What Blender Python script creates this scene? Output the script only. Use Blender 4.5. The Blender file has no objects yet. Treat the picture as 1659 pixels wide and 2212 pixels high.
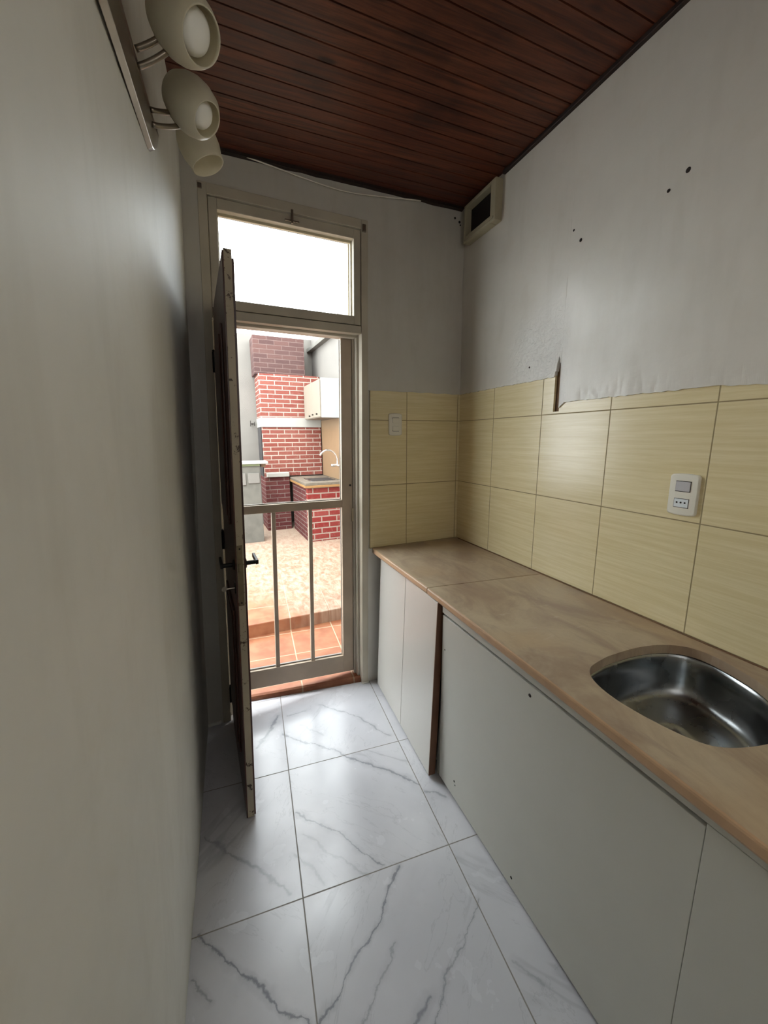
import bpy, bmesh, math, random
from mathutils import Vector, Matrix, noise
random.seed(7)
C = bpy.context.scene.collection
# ------------------------------------------------------------------ camera
YAW, PITCH, ROLL, FPX, CAMZ = .3807, -.1879, -.0058, 843.38, 1.5708
def cam_axes():
    f = Vector((math.sin(YAW)*math.cos(PITCH), math.cos(YAW)*math.cos(PITCH), math.sin(PITCH)))
    r = Vector((math.cos(YAW), -math.sin(YAW), 0)); u = r.cross(f)
    r2 = r*math.cos(ROLL)+u*math.sin(ROLL); u2 = -r*math.sin(ROLL)+u*math.cos(ROLL)
    return r2, u2, f
cd = bpy.data.cameras.new('camera'); cam = bpy.data.objects.new('camera', cd); C.objects.link(cam)
r_, u_, f_ = cam_axes()
m = Matrix.Identity(4)
for i in range(3):
    m[i][0] = r_[i]; m[i][1] = u_[i]; m[i][2] = -f_[i]
m[2][3] = CAMZ
cam.matrix_world = m
cd.sensor_fit = 'VERTICAL'; cd.sensor_height = 24.0; cd.lens = FPX*24.0/2212.0
cd.clip_start = .02; cd.clip_end = 200
bpy.context.scene.camera = cam
# ------------------------------------------------------------------ light and exposure
sc = bpy.context.scene
sc.view_settings.view_transform = 'Standard'; sc.view_settings.look = 'None'
sc.view_settings.exposure = 0.22; sc.view_settings.gamma = 1.0; sc.view_settings.use_curve_mapping = False
w = bpy.data.worlds.new('sky'); sc.world = w; w.use_nodes = True
bg = w.node_tree.nodes['Background']; bg.inputs[0].default_value = (.95, .98, 1.0, 1); bg.inputs[1].default_value = 10.0
def lamp(name, kind, loc, target, energy, color, **kw):
    l = bpy.data.lights.new(name, kind); l.energy = energy; l.color = color
    for k, v in kw.items(): setattr(l, k, v)
    o = bpy.data.objects.new(name, l); C.objects.link(o); o.location = loc
    o.rotation_euler = (Vector(target)-Vector(loc)).to_track_quat('-Z', 'Y').to_euler()
    return o
sun = lamp('sun', 'SUN', (0, 0, 8), (.35, .9, 4.9), 1.5, (1, .93, .82), angle=.02)
fill_light = lamp('rear_fill_light', 'AREA', (.58, -.66, 1.70), (.70, 1.2, .95), 6.6, (1, .97, .93), shape='RECTANGLE', size=1.2, size_y=1.9)  # fill light added behind the camera to brighten the kitchen

# ------------------------------------------------------------------ frames
XR, YB, SB = 1.4178, 2.2213, .049
cc = 1/math.hypot(1, SB); ss = SB*cc; D0 = YB*cc-XR*ss
def EX(u, d, z):                       # frame of the back wall, plumb
    dd = d+D0
    return Vector((u*cc-dd*ss, u*ss+dd*cc, z))
def BK(u, d, z):                       # the same, with the old door frame's slight lean
    return EX(u+z*max(0, .035*(1-u/1.4)), d, z)
def LX(y, z): return -.2008+.0135*(y-YB)+.0402*z      # surface of the left wall
def CZ(x): return 2.886+.03*(x-XR)                     # ceiling height

# ------------------------------------------------------------------ mesh helpers
class MB:
    def __init__(s, f=None): s.v = []; s.f = []; s.mi = []; s.fn = f or (lambda x, y, z: Vector((x, y, z))); s.cur = 0
    def V(s, x, y, z): s.v.append(s.fn(x, y, z)); return len(s.v)-1
    def F(s, *i): s.f.append(tuple(i)); s.mi.append(s.cur)
    def box(s, a, b, n=(1, 1, 1)):
        nx, ny, nz = n
        idx = {}
        def g(i, j, k):
            if (i, j, k) not in idx:
                idx[(i, j, k)] = s.V(a[0]+(b[0]-a[0])*i/nx, a[1]+(b[1]-a[1])*j/ny, a[2]+(b[2]-a[2])*k/nz)
            return idx[(i, j, k)]
        for i in range(nx):
            for j in range(ny):
                s.F(g(i, j, 0), g(i, j+1, 0), g(i+1, j+1, 0), g(i+1, j, 0)); s.F(g(i, j, nz), g(i+1, j, nz), g(i+1, j+1, nz), g(i, j+1, nz))
        for i in range(nx):
            for k in range(nz):
                s.F(g(i, 0, k), g(i+1, 0, k), g(i+1, 0, k+1), g(i, 0, k+1)); s.F(g(i, ny, k), g(i, ny, k+1), g(i+1, ny, k+1), g(i+1, ny, k))
        for j in range(ny):
            for k in range(nz):
                s.F(g(0, j, k), g(0, j, k+1), g(0, j+1, k+1), g(0, j+1, k)); s.F(g(nx, j, k), g(nx, j+1, k), g(nx, j+1, k+1), g(nx, j, k+1))
        return s
    def lathe(s, prof, org, axis, n=32, ref=None, caps=True):    # prof [(radius, along axis)]
        ax = Vector(axis).normalized(); o = Vector(org)
        e1 = ax.orthogonal().normalized() if ref is None else (Vector(ref)-ax*Vector(ref).dot(ax)).normalized(); e2 = ax.cross(e1)
        rings = []
        for r, h in prof:
            if r < 1e-6: rings.append([s.V(*(o+ax*h))])
            else: rings.append([s.V(*(o+ax*h+(e1*math.cos(2*math.pi*i/n)+e2*math.sin(2*math.pi*i/n))*r)) for i in range(n)])
        for A, B in zip(rings, rings[1:]):
            for i in range(n):
                j = (i+1) % n
                if len(A) == 1 and len(B) == 1: continue
                if len(A) == 1: s.F(A[0], B[j], B[i])
                elif len(B) == 1: s.F(A[i], A[j], B[0])
                else: s.F(A[i], A[j], B[j], B[i])
        if caps:
            if len(rings[0]) > 1: s.F(*rings[0][::-1])
            if len(rings[-1]) > 1: s.F(*rings[-1])
        return s
    def tube(s, pts, r, n=10, closed=False):
        P = [Vector(p) for p in pts]; rad = r if hasattr(r, '__len__') else [r]*len(P)
        rings = []; prev = None
        for i, p in enumerate(P):
            t = (P[min(i+1, len(P)-1)]-P[max(i-1, 0)]).normalized()
            e = t.orthogonal().normalized() if prev is None else (prev-t*prev.dot(t)).normalized()
            prev = e; g = t.cross(e)
            rings.append([s.V(*(p+(e*math.cos(2*math.pi*k/n)+g*math.sin(2*math.pi*k/n))*rad[i])) for k in range(n)])
        for A, B in zip(rings, rings[1:]):
            for k in range(n): s.F(A[k], A[(k+1) % n], B[(k+1) % n], B[k])
        s.F(*rings[0][::-1]); s.F(*rings[-1])
        return s
    def build(s, name, mats, parent=None, bevel=0, smooth=False, loc=None, seg=2, **props):
        me = bpy.data.meshes.new(name)
        if parent is not None: L = Vector(parent.matrix_world.translation) if parent.get('_abs') is None else Vector(parent['_abs'])
        else: L = Vector(loc) if loc is not None else Vector((0, 0, 0))
        if parent is None and loc is None:
            xs = [v.x for v in s.v]; ys = [v.y for v in s.v]; zs = [v.z for v in s.v]
            L = Vector(((min(xs)+max(xs))/2, (min(ys)+max(ys))/2, min(zs)))
        me.from_pydata([v-L for v in s.v], [], s.f)
        bm = bmesh.new(); bm.from_mesh(me); bmesh.ops.recalc_face_normals(bm, faces=bm.faces); bm.to_mesh(me); bm.free()
        if not isinstance(mats, (list, tuple)): mats = [mats]
        for mm in mats: me.materials.append(mm)
        for pl, i in zip(me.polygons, s.mi): pl.material_index = i
        if smooth:
            for pl in me.polygons: pl.use_smooth = True
        o = bpy.data.objects.new(name, me); C.objects.link(o)
        if parent is not None: o.parent = parent
        else: o.location = L
        o['_abs'] = tuple(L)
        if bevel:
            b = o.modifiers.new('bevel', 'BEVEL'); b.width = bevel; b.segments = seg; b.limit_method = 'ANGLE'; b.angle_limit = math.radians(40)
        for k, v in props.items(): o[k] = v
        return o
def thing(name, loc, label=None, cat=None, group=None, kind=None, parent=None):
    o = bpy.data.objects.new(name, None); C.objects.link(o); o.location = loc; o['_abs'] = tuple(loc); o.empty_display_size = .05
    tag(o, label, cat, group, kind); return o
def tag(o, label=None, cat=None, group=None, kind=None):
    for k, v in (('label', label), ('category', cat), ('group', group), ('kind', kind)):
        if v: o[k] = v
    return o

# ------------------------------------------------------------------ materials
def srgb(r, g, b):
    f = lambda c: (c/255/12.92) if c/255 <= .04045 else ((c/255+.055)/1.055)**2.4
    return (f(r), f(g), f(b), 1)
def ex(r, g, b):                        # outdoor colours, darkened evenly to offset the strong sky light
    c = srgb(r, g, b); return (c[0]*.37, c[1]*.37, c[2]*.37, 1)
class NT:
    def __init__(s, name):
        s.m = bpy.data.materials.new(name); s.m.use_nodes = True; s.t = s.m.node_tree; s.n = s.t.nodes; s.b = s.n['Principled BSDF']
        s.pos = s.N('ShaderNodeNewGeometry').outputs['Position']
    def N(s, k, **kw):
        n = s.n.new(k)
        for a, b in kw.items(): setattr(n, a, b)
        return n
    def L(s, a, b): s.t.links.new(a, b)
    def put(s, sock, v):
        if hasattr(v, 'is_linked') or hasattr(v, 'links'): s.L(v, sock)
        else: sock.default_value = v
    def math(s, op, a, b=0, c=0, clamp=False):
        n = s.N('ShaderNodeMath', operation=op); n.use_clamp = clamp
        s.put(n.inputs[0], a); s.put(n.inputs[1], b)
        if op in ('MULTIPLY_ADD', 'WRAP', 'SMOOTH_MIN'): s.put(n.inputs[2], c)
        return n.outputs[0]
    def noise(s, vec=None, scale=5, detail=4, rough=.5, dist=0, out='Fac'):
        n = s.N('ShaderNodeTexNoise'); n.inputs['Scale'].default_value = scale; n.inputs['Detail'].default_value = detail
        n.inputs['Roughness'].default_value = rough; n.inputs['Distortion'].default_value = dist
        s.L(vec if vec is not None else s.pos, n.inputs['Vector']); return n.outputs[out]
    def ramp(s, fac, stops, mode='LINEAR'):
        n = s.N('ShaderNodeValToRGB'); n.color_ramp.interpolation = mode; e = n.color_ramp.elements
        while len(e) < len(stops): e.new(.5)
        for el, (p, c) in zip(e, stops): el.position = p; el.color = c if hasattr(c, '__len__') else (c, c, c, 1)
        s.L(fac, n.inputs[0]); return n.outputs[0]
    def mix(s, fac, a, b, mode='MIX'):
        n = s.N('ShaderNodeMix', data_type='RGBA', blend_type=mode); s.put(n.inputs[0], fac); s.put(n.inputs[6], a); s.put(n.inputs[7], b); return n.outputs[2]
    def maprange(s, v, a, b, c=0, d=1):
        n = s.N('ShaderNodeMapRange'); n.interpolation_type = 'SMOOTHSTEP'; s.put(n.inputs[0], v)
        for i, q in enumerate((a, b, c, d)): n.inputs[i+1].default_value = q
        return n.outputs[0]
    def xyz(s, vec=None):
        n = s.N('ShaderNodeSeparateXYZ'); s.L(vec if vec is not None else s.pos, n.inputs[0]); return n.outputs
    def comb(s, x, y, z):
        n = s.N('ShaderNodeCombineXYZ')
        for i, q in enumerate((x, y, z)): s.put(n.inputs[i], q)
        return n.outputs[0]
    def bump(s, h, strength=.3, dist=.01, prev=None):
        n = s.N('ShaderNodeBump'); n.inputs['Strength'].default_value = strength; n.inputs['Distance'].default_value = dist; s.L(h, n.inputs['Height'])
        if prev is not None: s.L(prev, n.inputs['Normal'])
        return n.outputs[0]
    def out(s, col=None, rough=None, normal=None, metal=None, spec=None, coat=None):
        for k, v in (('Base Color', col), ('Roughness', rough), ('Metallic', metal), ('Specular IOR Level', spec), ('Coat Weight', coat)):
            if v is not None: s.put(s.b.inputs[k], v)
        if normal is not None: s.L(normal, s.b.inputs['Normal'])
        return s.m
def scale_vec(t, v, sx, sy, sz):
    n = t.N('ShaderNodeVectorMath', operation='MULTIPLY'); t.L(v, n.inputs[0]); n.inputs[1].default_value = (sx, sy, sz); return n.outputs[0]

def simple(name, col, rough=.5, metal=0, spec=.5, var=.06, scale=20, bump=0):
    t = NT(name); n = t.noise(scale=scale)
    dark = tuple(c*(1-var*2.2) for c in col[:3])+(1,); c = t.mix(n, dark, tuple(min(1, q*(1+var)) for q in col[:3])+(1,))
    nm = t.bump(t.noise(scale=scale*5), .2, bump) if bump else None
    return t.out(c, rough, nm, metal, spec)

def plaster(name, col, rough=.38, damp_lit=False, blotch=.10, spec=.5):
    t = NT(name)
    a = t.noise(scale=1.6, detail=5, rough=.6); b = t.noise(scale=7, detail=6, rough=.65)
    c = t.mix(t.maprange(a, .3, .7), tuple(q*(1-blotch) for q in col[:3])+(1,), col)
    c = t.mix(t.math('MULTIPLY', t.maprange(b, .5, .75), .22), c, tuple(q*f for q, f in zip(col[:3], (.80, .76, .68)))+(1,))
    st_ = t.noise(scale_vec(t, t.pos, 5, 5, .9), 1.5, 5, .6); c = t.mix(t.math('MULTIPLY', t.maprange(st_, .48, .70), .22), c, tuple(q*f for q, f in zip(col[:3], (.70, .68, .64)))+(1,))
    h1 = t.noise(scale_vec(t, t.pos, 1, 1, .4), 3.2, 3); h2 = t.noise(scale=30, detail=5, rough=.6)
    nm = t.bump(h1, .35, .02); nm = t.bump(h2, .12, .004, nm)
    if damp_lit:                                   # lumpy patch above the tiles; doorway light painted in as paler colour
        x = t.xyz()
        m1 = t.maprange(x[1], 1.30, 1.45); m2 = t.maprange(x[1], 1.85, 1.60); m3 = t.maprange(x[2], 2.25, 2.0)
        mk = t.math('MULTIPLY', t.math('MULTIPLY', m1, m2), m3)
        q = t.noise(t.pos, 34, 4, .6, .8)
        nm = t.bump(t.math('MULTIPLY', q, mk), .45, .012, nm)
        c = t.mix(t.math('MULTIPLY', mk, .35), c, srgb(226, 229, 230))
    return t.out(c, rough, nm, spec=spec)

WALLC = srgb(214, 213, 206)
M_left = plaster('left_wall_paint', srgb(218, 216, 207), .58, spec=.16)
M_right = plaster('right_wall_paint', srgb(214, 210, 201), .33, damp_lit=True)
M_back = plaster('back_wall_paint', srgb(204, 201, 192), .42)
M_raw = simple('raw_plaster', srgb(128, 98, 72), .9, var=.2, scale=60, bump=.004)

def wall_tile(name, axis, off, zoff=1.288, pw=.367, ph=.385):
    t = NT(name); x = t.xyz(); h = x[axis]; z = x[2]
    def edge(v, o, p):
        f = t.math('DIVIDE', t.math('SUBTRACT', v, o), p); fr = t.math('FRACT', f)
        return t.math('MULTIPLY', t.math('MINIMUM', fr, t.math('SUBTRACT', 1, fr)), p), t.math('FLOOR', f)
    e1, i1 = edge(h, off, pw); e2, i2 = edge(z, zoff, ph)
    e = t.math('MINIMUM', e1, e2)
    g = t.maprange(e, .0012, .0028)
    wn = t.N('ShaderNodeTexWhiteNoise'); t.L(t.comb(i1, i2, 0), wn.inputs[0])
    sv = t.comb(t.math('MULTIPLY', h, 3), t.math('MULTIPLY', z, 75), wn.outputs[0])
    s1 = t.noise(sv, 1.0, 5, .7); s2 = t.noise(scale=2.2)
    c = t.mix(t.maprange(s1, .3, .75), srgb(218, 202, 156), srgb(234, 221, 182))
    c = t.mix(t.math('MULTIPLY', s2, .3), c, srgb(214, 198, 156))
    c = t.mix(t.math('MULTIPLY', wn.outputs[0], .12), c, srgb(200, 188, 146))
    c = t.mix(g, srgb(150, 134, 98), c)
    nm = t.bump(g, .5, .002); nm = t.bump(s1, .06, .002, nm)
    rg = t.mix(g, (.8,)*3+(1,), (.26,)*3+(1,))
    return t.out(c, rg, nm, spec=.5)
M_tile_r = wall_tile('yellow_wall_tile_right', 1, 1.137)
M_tile_b = wall_tile('yellow_wall_tile_back', 0, 1.033)

VEINS = [(0.485, 1.085, 0.355, 0.955, 0.006, 0.8), (0.355, 0.955, 0.215, 0.865, 0.006, 0.8), (0.215, 0.865, 0.133, 0.805, 0.006, 0.8), (0.133, 0.805, -0.124, 0.64, 0.006, 0.8), (0.696, 0.877, 0.569, 0.791, 0.005, 0.5), (0.569, 0.791, 0.483, 0.739, 0.005, 0.5), (0.483, 0.739, 0.416, 0.68, 0.005, 0.5), (0.416, 0.68, 0.176, 0.495, 0.005, 0.5), (-0.193, 1.133, -0.09, 1.007, 0.007, 0.7), (-0.09, 1.007, -0.023, 0.921, 0.007, 0.7), (-0.023, 0.921, 0.075, 0.823, 0.007, 0.7), (0.075, 0.823, 0.244, 0.626, 0.007, 0.7), (0.163, 1.442, 0.299, 1.295, 0.007, 0.6), (0.299, 1.295, 0.433, 1.106, 0.007, 0.6), (0.169, 1.931, 0.428, 1.679, 0.009, 0.6), (0.428, 1.679, 0.724, 1.366, 0.009, 0.6), (0.401, 2.087, 0.604, 1.88, 0.009, 0.45), (0.604, 1.88, 0.696, 1.694, 0.009, 0.45), (0.04, 1.87, 0.159, 2.071, 0.014, 0.6), (-0.192, 1.472, -0.012, 1.279, 0.012, 0.45), (-0.012, 1.279, 0.095, 1.138, 0.012, 0.45), (0.729, 1.317, 0.798, 1.266, 0.01, 0.5), (0.385, 0.879, 0.241, 0.761, 0.005, 0.4), (0.241, 0.761, -0.005, 0.583, 0.005, 0.4), (0.42, 0.72, 0.373, 0.696, 0.008, 0.6), (0.373, 0.696, 0.093, 0.57, 0.008, 0.6), (0.175, 1.333, 0.36, 1.1, 0.009, 0.3), (-0.21, 1.014, -0.157, 0.943, 0.006, 0.5), (0.277, 1.959, 0.376, 1.825, 0.008, 0.3), (0.698, 0.712, 0.741, 0.623, 0.008, 0.3), (0.215, 2.064, 0.322, 2.062, 0.008, 0.4), (0.138, 1.278, 0.211, 1.125, 0.01, 0.35)]
def marble():
    t = NT('white_marble_floor_tile'); mp = t.N('ShaderNodeMapping'); mp.vector_type = 'POINT'
    t.L(t.pos, mp.inputs['Vector']); mp.inputs['Rotation'].default_value = (0, 0, math.radians(3.4)); x = t.xyz(mp.outputs[0])
    # rotated frame: x' = x cos - y sin ; y' = x sin + y cos
    def edge(v, o, p):
        f = t.math('DIVIDE', t.math('SUBTRACT', v, o), p); fr = t.math('FRACT', f)
        return t.math('MULTIPLY', t.math('MINIMUM', fr, t.math('SUBTRACT', 1, fr)), p), t.math('FLOOR', f)
    a = math.radians(3.4); gx = .134*math.cos(a)-1.113*math.sin(a); gy = .134*math.sin(a)+1.113*math.cos(a)
    e1, i1 = edge(x[0], gx, .565); e2, i2 = edge(x[1], gy, .563)
    g = t.maprange(t.math('MINIMUM', e1, e2), .0012, .0026)
    wn = t.N('ShaderNodeTexWhiteNoise'); t.L(t.comb(i1, i2, 3), wn.inputs[0]); w3 = t.xyz(wn.outputs[1])
    ang = t.math('MULTIPLY', t.math('ADD', t.math('FRACT', t.math('MULTIPLY', t.math('ADD', i1, t.math('MULTIPLY', i2, 1.0)), .5)), -.25), 3.0)
    rot = t.N('ShaderNodeVectorRotate', rotation_type='Z_AXIS'); t.L(t.pos, rot.inputs['Vector']); t.L(ang, rot.inputs['Angle'])
    add = t.N('ShaderNodeVectorMath', operation='ADD'); t.L(rot.outputs[0], add.inputs[0]); t.L(scale_vec(t, t.comb(w3[0], w3[1], w3[2]), 9, 9, 9), add.inputs[1])
    st = scale_vec(t, add.outputs[0], 2.3, .50, 1)
    n1 = t.noise(st, 1.15, 5, .50, .30)
    d1 = t.math('ABSOLUTE', t.math('SUBTRACT', n1, .5))
    wide = t.noise(add.outputs[0], 3, 2)
    v1 = t.math('MULTIPLY', t.maprange(d1, .013, .002), t.maprange(wide, .42, .62))
    v1b = t.math('MULTIPLY', t.maprange(d1, .07, .0), t.maprange(wide, .48, .75))
    n2 = t.noise(scale_vec(t, add.outputs[0], 4.2, 1.3, 1), 1.6, 6, .6, .6); d2 = t.math('ABSOLUTE', t.math('SUBTRACT', n2, .47))
    v2 = t.math('MULTIPLY', t.maprange(d2, .008, .0), .20)
    cl = t.noise(scale=2.0, detail=5)
    # long veins: distance to each traced run of the marble pattern, roughened by noise
    wob = t.N('ShaderNodeTexNoise'); wob.inputs['Scale'].default_value = 9; wob.inputs['Detail'].default_value = 6; wob.inputs['Roughness'].default_value = .62; t.L(t.pos, wob.inputs['Vector']); wx = t.xyz(wob.outputs['Color'])
    px = t.xyz(); qx = t.math('ADD', px[0], t.math('MULTIPLY', t.math('SUBTRACT', wx[0], .5), .075)); qy = t.math('ADD', px[1], t.math('MULTIPLY', t.math('SUBTRACT', wx[1], .5), .075))
    wmod = t.maprange(t.noise(scale=17, detail=4), .25, .75, .35, 1.7); tot = None
    for ax, ay, bx, by, wd, kk in VEINS:
        dx, dy = bx-ax, by-ay; L2 = dx*dx+dy*dy
        rx = t.math('SUBTRACT', qx, ax); ry = t.math('SUBTRACT', qy, ay)
        h = t.math('DIVIDE', t.math('ADD', t.math('MULTIPLY', rx, dx), t.math('MULTIPLY', ry, dy)), L2, clamp=True)
        ex_ = t.math('SUBTRACT', rx, t.math('MULTIPLY', h, dx)); ey_ = t.math('SUBTRACT', ry, t.math('MULTIPLY', h, dy))
        dd = t.math('SQRT', t.math('ADD', t.math('MULTIPLY', ex_, ex_), t.math('MULTIPLY', ey_, ey_)))
        dd = t.math('DIVIDE', dd, wmod)
        core = t.math('MULTIPLY', t.maprange(dd, wd*.8, 0), kk); halo = t.math('MULTIPLY', t.maprange(dd, wd*3.2, 0), kk*.35)
        v = t.math('ADD', core, halo); tot = v if tot is None else t.math('MAXIMUM', tot, v)
    c = t.mix(t.maprange(cl, .35, .7), srgb(198, 199, 205), srgb(214, 214, 219))
    c = t.mix(t.math('MULTIPLY', v1b, .16), c, srgb(150, 154, 164))
    c = t.mix(t.math('MULTIPLY', v1, .22), c, srgb(118, 122, 132))
    c = t.mix(t.math('MINIMUM', tot, .9), c, srgb(132, 135, 144))
    c = t.mix(v2, c, srgb(140, 144, 152))
    dirt = t.maprange(t.noise(scale=13, detail=6, rough=.7), .60, .80)
    c = t.mix(t.math('MULTIPLY', dirt, .22), c, srgb(160, 156, 150))
    c = t.mix(g, srgb(138, 134, 128), c)
    nm = t.bump(g, .5, .002); nm = t.bump(t.noise(scale=5, detail=2), .08, .004, nm)
    rg = t.mix(g, (.8,)*3+(1,), t.ramp(t.noise(scale=6, detail=5), [(.35, .16), (.7, .30)]))
    return t.out(c, rg, nm, spec=.5)
M_floor = marble()

def board_wood():
    t = NT('dark_ceiling_boards'); x = t.xyz()
    idx = t.math('FLOOR', t.math('DIVIDE', t.math('SUBTRACT', t.math('SUBTRACT', x[1], t.math('MULTIPLY', x[0], SB)), 1.565-.002), .0667))
    wn = t.N('ShaderNodeTexWhiteNoise', noise_dimensions='1D'); t.L(idx, wn.inputs['W'])
    gr = t.noise(t.comb(t.math('MULTIPLY', x[0], 2.2), t.math('MULTIPLY', x[1], 42), wn.outputs[0]), 1.4, 6, .65, .5)
    c = t.mix(t.maprange(gr, .3, .75), srgb(56, 30, 20), srgb(116, 66, 45))
    c = t.mix(t.math('MULTIPLY', wn.outputs[0], .35), c, srgb(72, 30, 17))
    bl = t.maprange(t.noise(scale=2.6, detail=4, rough=.6), .50, .72)
    c = t.mix(t.math('MULTIPLY', bl, .65), c, srgb(36, 20, 15))
    vo = t.N('ShaderNodeTexVoronoi'); vo.inputs['Scale'].default_value = 1.0; t.L(t.comb(t.math('MULTIPLY', x[0], 2.6), t.math('MULTIPLY', x[1], 7), 0), vo.inputs['Vector'])
    kn = t.maprange(vo.outputs['Distance'], .13, .04); c = t.mix(t.math('MULTIPLY', kn, .85), c, srgb(24, 13, 10))
    return t.out(c, t.ramp(gr, [(.3, .42), (.8, .56)]), t.bump(gr, .15, .003), spec=.35)
M_board = board_wood()

def brown_wood(name, a, b, rough=.35):
    t = NT(name); x = t.xyz()
    gr = t.noise(t.comb(t.math('MULTIPLY', x[0], 40), t.math('MULTIPLY', x[1], 40), t.math('MULTIPLY', x[2], 2.5)), 1.2, 6, .65, .5)
    return t.out(t.mix(t.maprange(gr, .3, .75), a, b), rough, t.bump(gr, .12, .002), spec=.5)
M_doorwood = brown_wood('dark_brown_door_veneer', srgb(52, 26, 18), srgb(84, 44, 30))
M_darktrim = brown_wood('black_brown_gap_strip', srgb(24, 14, 10), srgb(44, 26, 18), .6)

def chipped(name, base, chip, amount=.66, rough=.45):
    t = NT(name); x = t.xyz()
    n = t.noise(scale=26, detail=8, rough=.72, dist=.4); sm = t.noise(scale=5, detail=5)
    c = t.mix(t.maprange(sm, .3, .75), tuple(q*.82 for q in base[:3])+(1,), base)
    k = t.maprange(n, amount, amount+.05)
    c = t.mix(k, c, chip)
    return t.out(c, rough, t.bump(n, .15, .002), spec=.4)
M_cream = chipped('old_cream_enamel', srgb(190, 176, 148), srgb(92, 66, 42), .67)
M_edge = chipped('chipped_cream_door_edge', srgb(172, 160, 138), srgb(58, 40, 28), .575)
M_frame = chipped('cream_frame_paint', srgb(198, 190, 172), srgb(110, 90, 66), .71)
M_metal_cream = chipped('cream_painted_steel', srgb(188, 170, 150), srgb(90, 60, 44), .73, .4)

def glass(name, tint, rough=.02, k=.5):
    t = NT(name); t.n.remove(t.b)
    tr = t.N('ShaderNodeBsdfTransparent'); tr.inputs[0].default_value = tint
    gl = t.N('ShaderNodeBsdfGlossy'); gl.inputs['Roughness'].default_value = rough
    fr = t.N('ShaderNodeFresnel'); fr.inputs[0].default_value = 1.45
    mx = t.N('ShaderNodeMixShader'); t.L(t.math('MULTIPLY', fr.outputs[0], k), mx.inputs[0]); t.L(tr.outputs[0], mx.inputs[1]); t.L(gl.outputs[0], mx.inputs[2])
    t.L(mx.outputs[0], t.n['Material Output'].inputs[0]); return t.m
M_glass = glass('clear_glass', (.97, .985, .98, 1), k=.22)

def stone():
    t = NT('beige_brown_marble_worktop'); x = t.xyz()
    sv = scale_vec(t, t.pos, 2.2, 1.0, 1)
    a = t.noise(sv, 2.6, 7, .62, 1.4); b = t.noise(scale=60, detail=3); d = t.noise(scale_vec(t, t.pos, 5, 1.6, 1), 3, 6, .6, 1.0)
    c = t.mix(t.maprange(a, .30, .72), srgb(158, 136, 116), srgb(194, 178, 152))
    c = t.mix(t.math('MULTIPLY', t.maprange(d, .55, .75), .45), c, srgb(146, 126, 114))
    c = t.mix(t.math('MULTIPLY', t.maprange(t.noise(scale=2.4, detail=3), .5, .66), .45), c, srgb(188, 160, 124))
    c = t.mix(t.math('MULTIPLY', b, .16), c, srgb(120, 96, 78))
    gs = t.maprange(t.noise(scale_vec(t, t.pos, 6, 16, 1), 1.3, 5, .6), .63, .80); c = t.mix(t.math('MULTIPLY', gs, .4), c, srgb(214, 206, 194))
    return t.out(c, t.ramp(a, [(.3, .30), (.7, .44)]), t.bump(b, .05, .002), spec=.45)
M_stone = stone()
M_stone_edge = simple('polished_orange_stone_edge', srgb(192, 158, 124), .35, var=.12, scale=14)
M_lam = simple('white_melamine', srgb(206, 203, 196), .33, var=.02, scale=6)
M_lam2 = simple('off_white_melamine', srgb(198, 197, 188), .42, var=.03, scale=5)
M_band = simple('brown_edge_banding', srgb(112, 78, 58), .5, var=.06)
M_dark = simple('dark_gap', srgb(30, 22, 18), .9)
M_black = simple('black_iron', srgb(26, 25, 24), .42, metal=.6)
M_screw = simple('dark_screw', srgb(44, 38, 34), .5, metal=.6)
def steel():
    t = NT('brushed_stainless_steel'); n = t.noise(scale=9, detail=5); f = t.noise(scale_vec(t, t.pos, 6, 60, 6), 8, 3)
    return t.out(t.mix(n, srgb(128, 132, 134), srgb(176, 180, 182)), t.ramp(n, [(.3, .20), (.75, .34)]), t.bump(f, .03, .001), 1.0)
M_steel = steel()
M_chrome = simple('polished_chrome', srgb(225, 225, 225), .12, metal=1, var=0)
M_brass = simple('dull_painted_lock_plate', srgb(120, 106, 80), .45, metal=.3, var=.15, scale=50)
M_nickel = simple('brushed_nickel', srgb(150, 140, 126), .28, metal=.85, var=.15, scale=15)
M_plastic = simple('white_switch_plastic', srgb(226, 222, 208), .3, var=.01)
M_plastic_g = simple('grey_rocker_plastic', srgb(186, 184, 186), .35, var=.01)
M_plastic_b = simple('blue_white_module_plastic', srgb(222, 228, 230), .3, var=.01)
M_ventw = simple('yellowed_vent_frame', srgb(176, 168, 142), .5, var=.08, scale=12)
def frosted():
    t = NT('frosted_lamp_glass'); n = t.noise(scale=40, detail=4)
    t.out(t.mix(n, srgb(226, 221, 203), srgb(244, 241, 226)), .38, t.bump(n, .1, .001), spec=.5)
    tl = t.N('ShaderNodeBsdfTranslucent'); tl.inputs[0].default_value = srgb(232, 226, 206)
    mx = t.N('ShaderNodeMixShader'); mx.inputs[0].default_value = .45; t.L(t.b.outputs[0], mx.inputs[1]); t.L(tl.outputs[0], mx.inputs[2])
    t.L(mx.outputs[0], t.n['Material Output'].inputs[0]); return t.m
M_shade = frosted()
M_mouth_disc = simple('white_mouth_disc', srgb(244, 243, 236), .35, var=.01)

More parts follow.
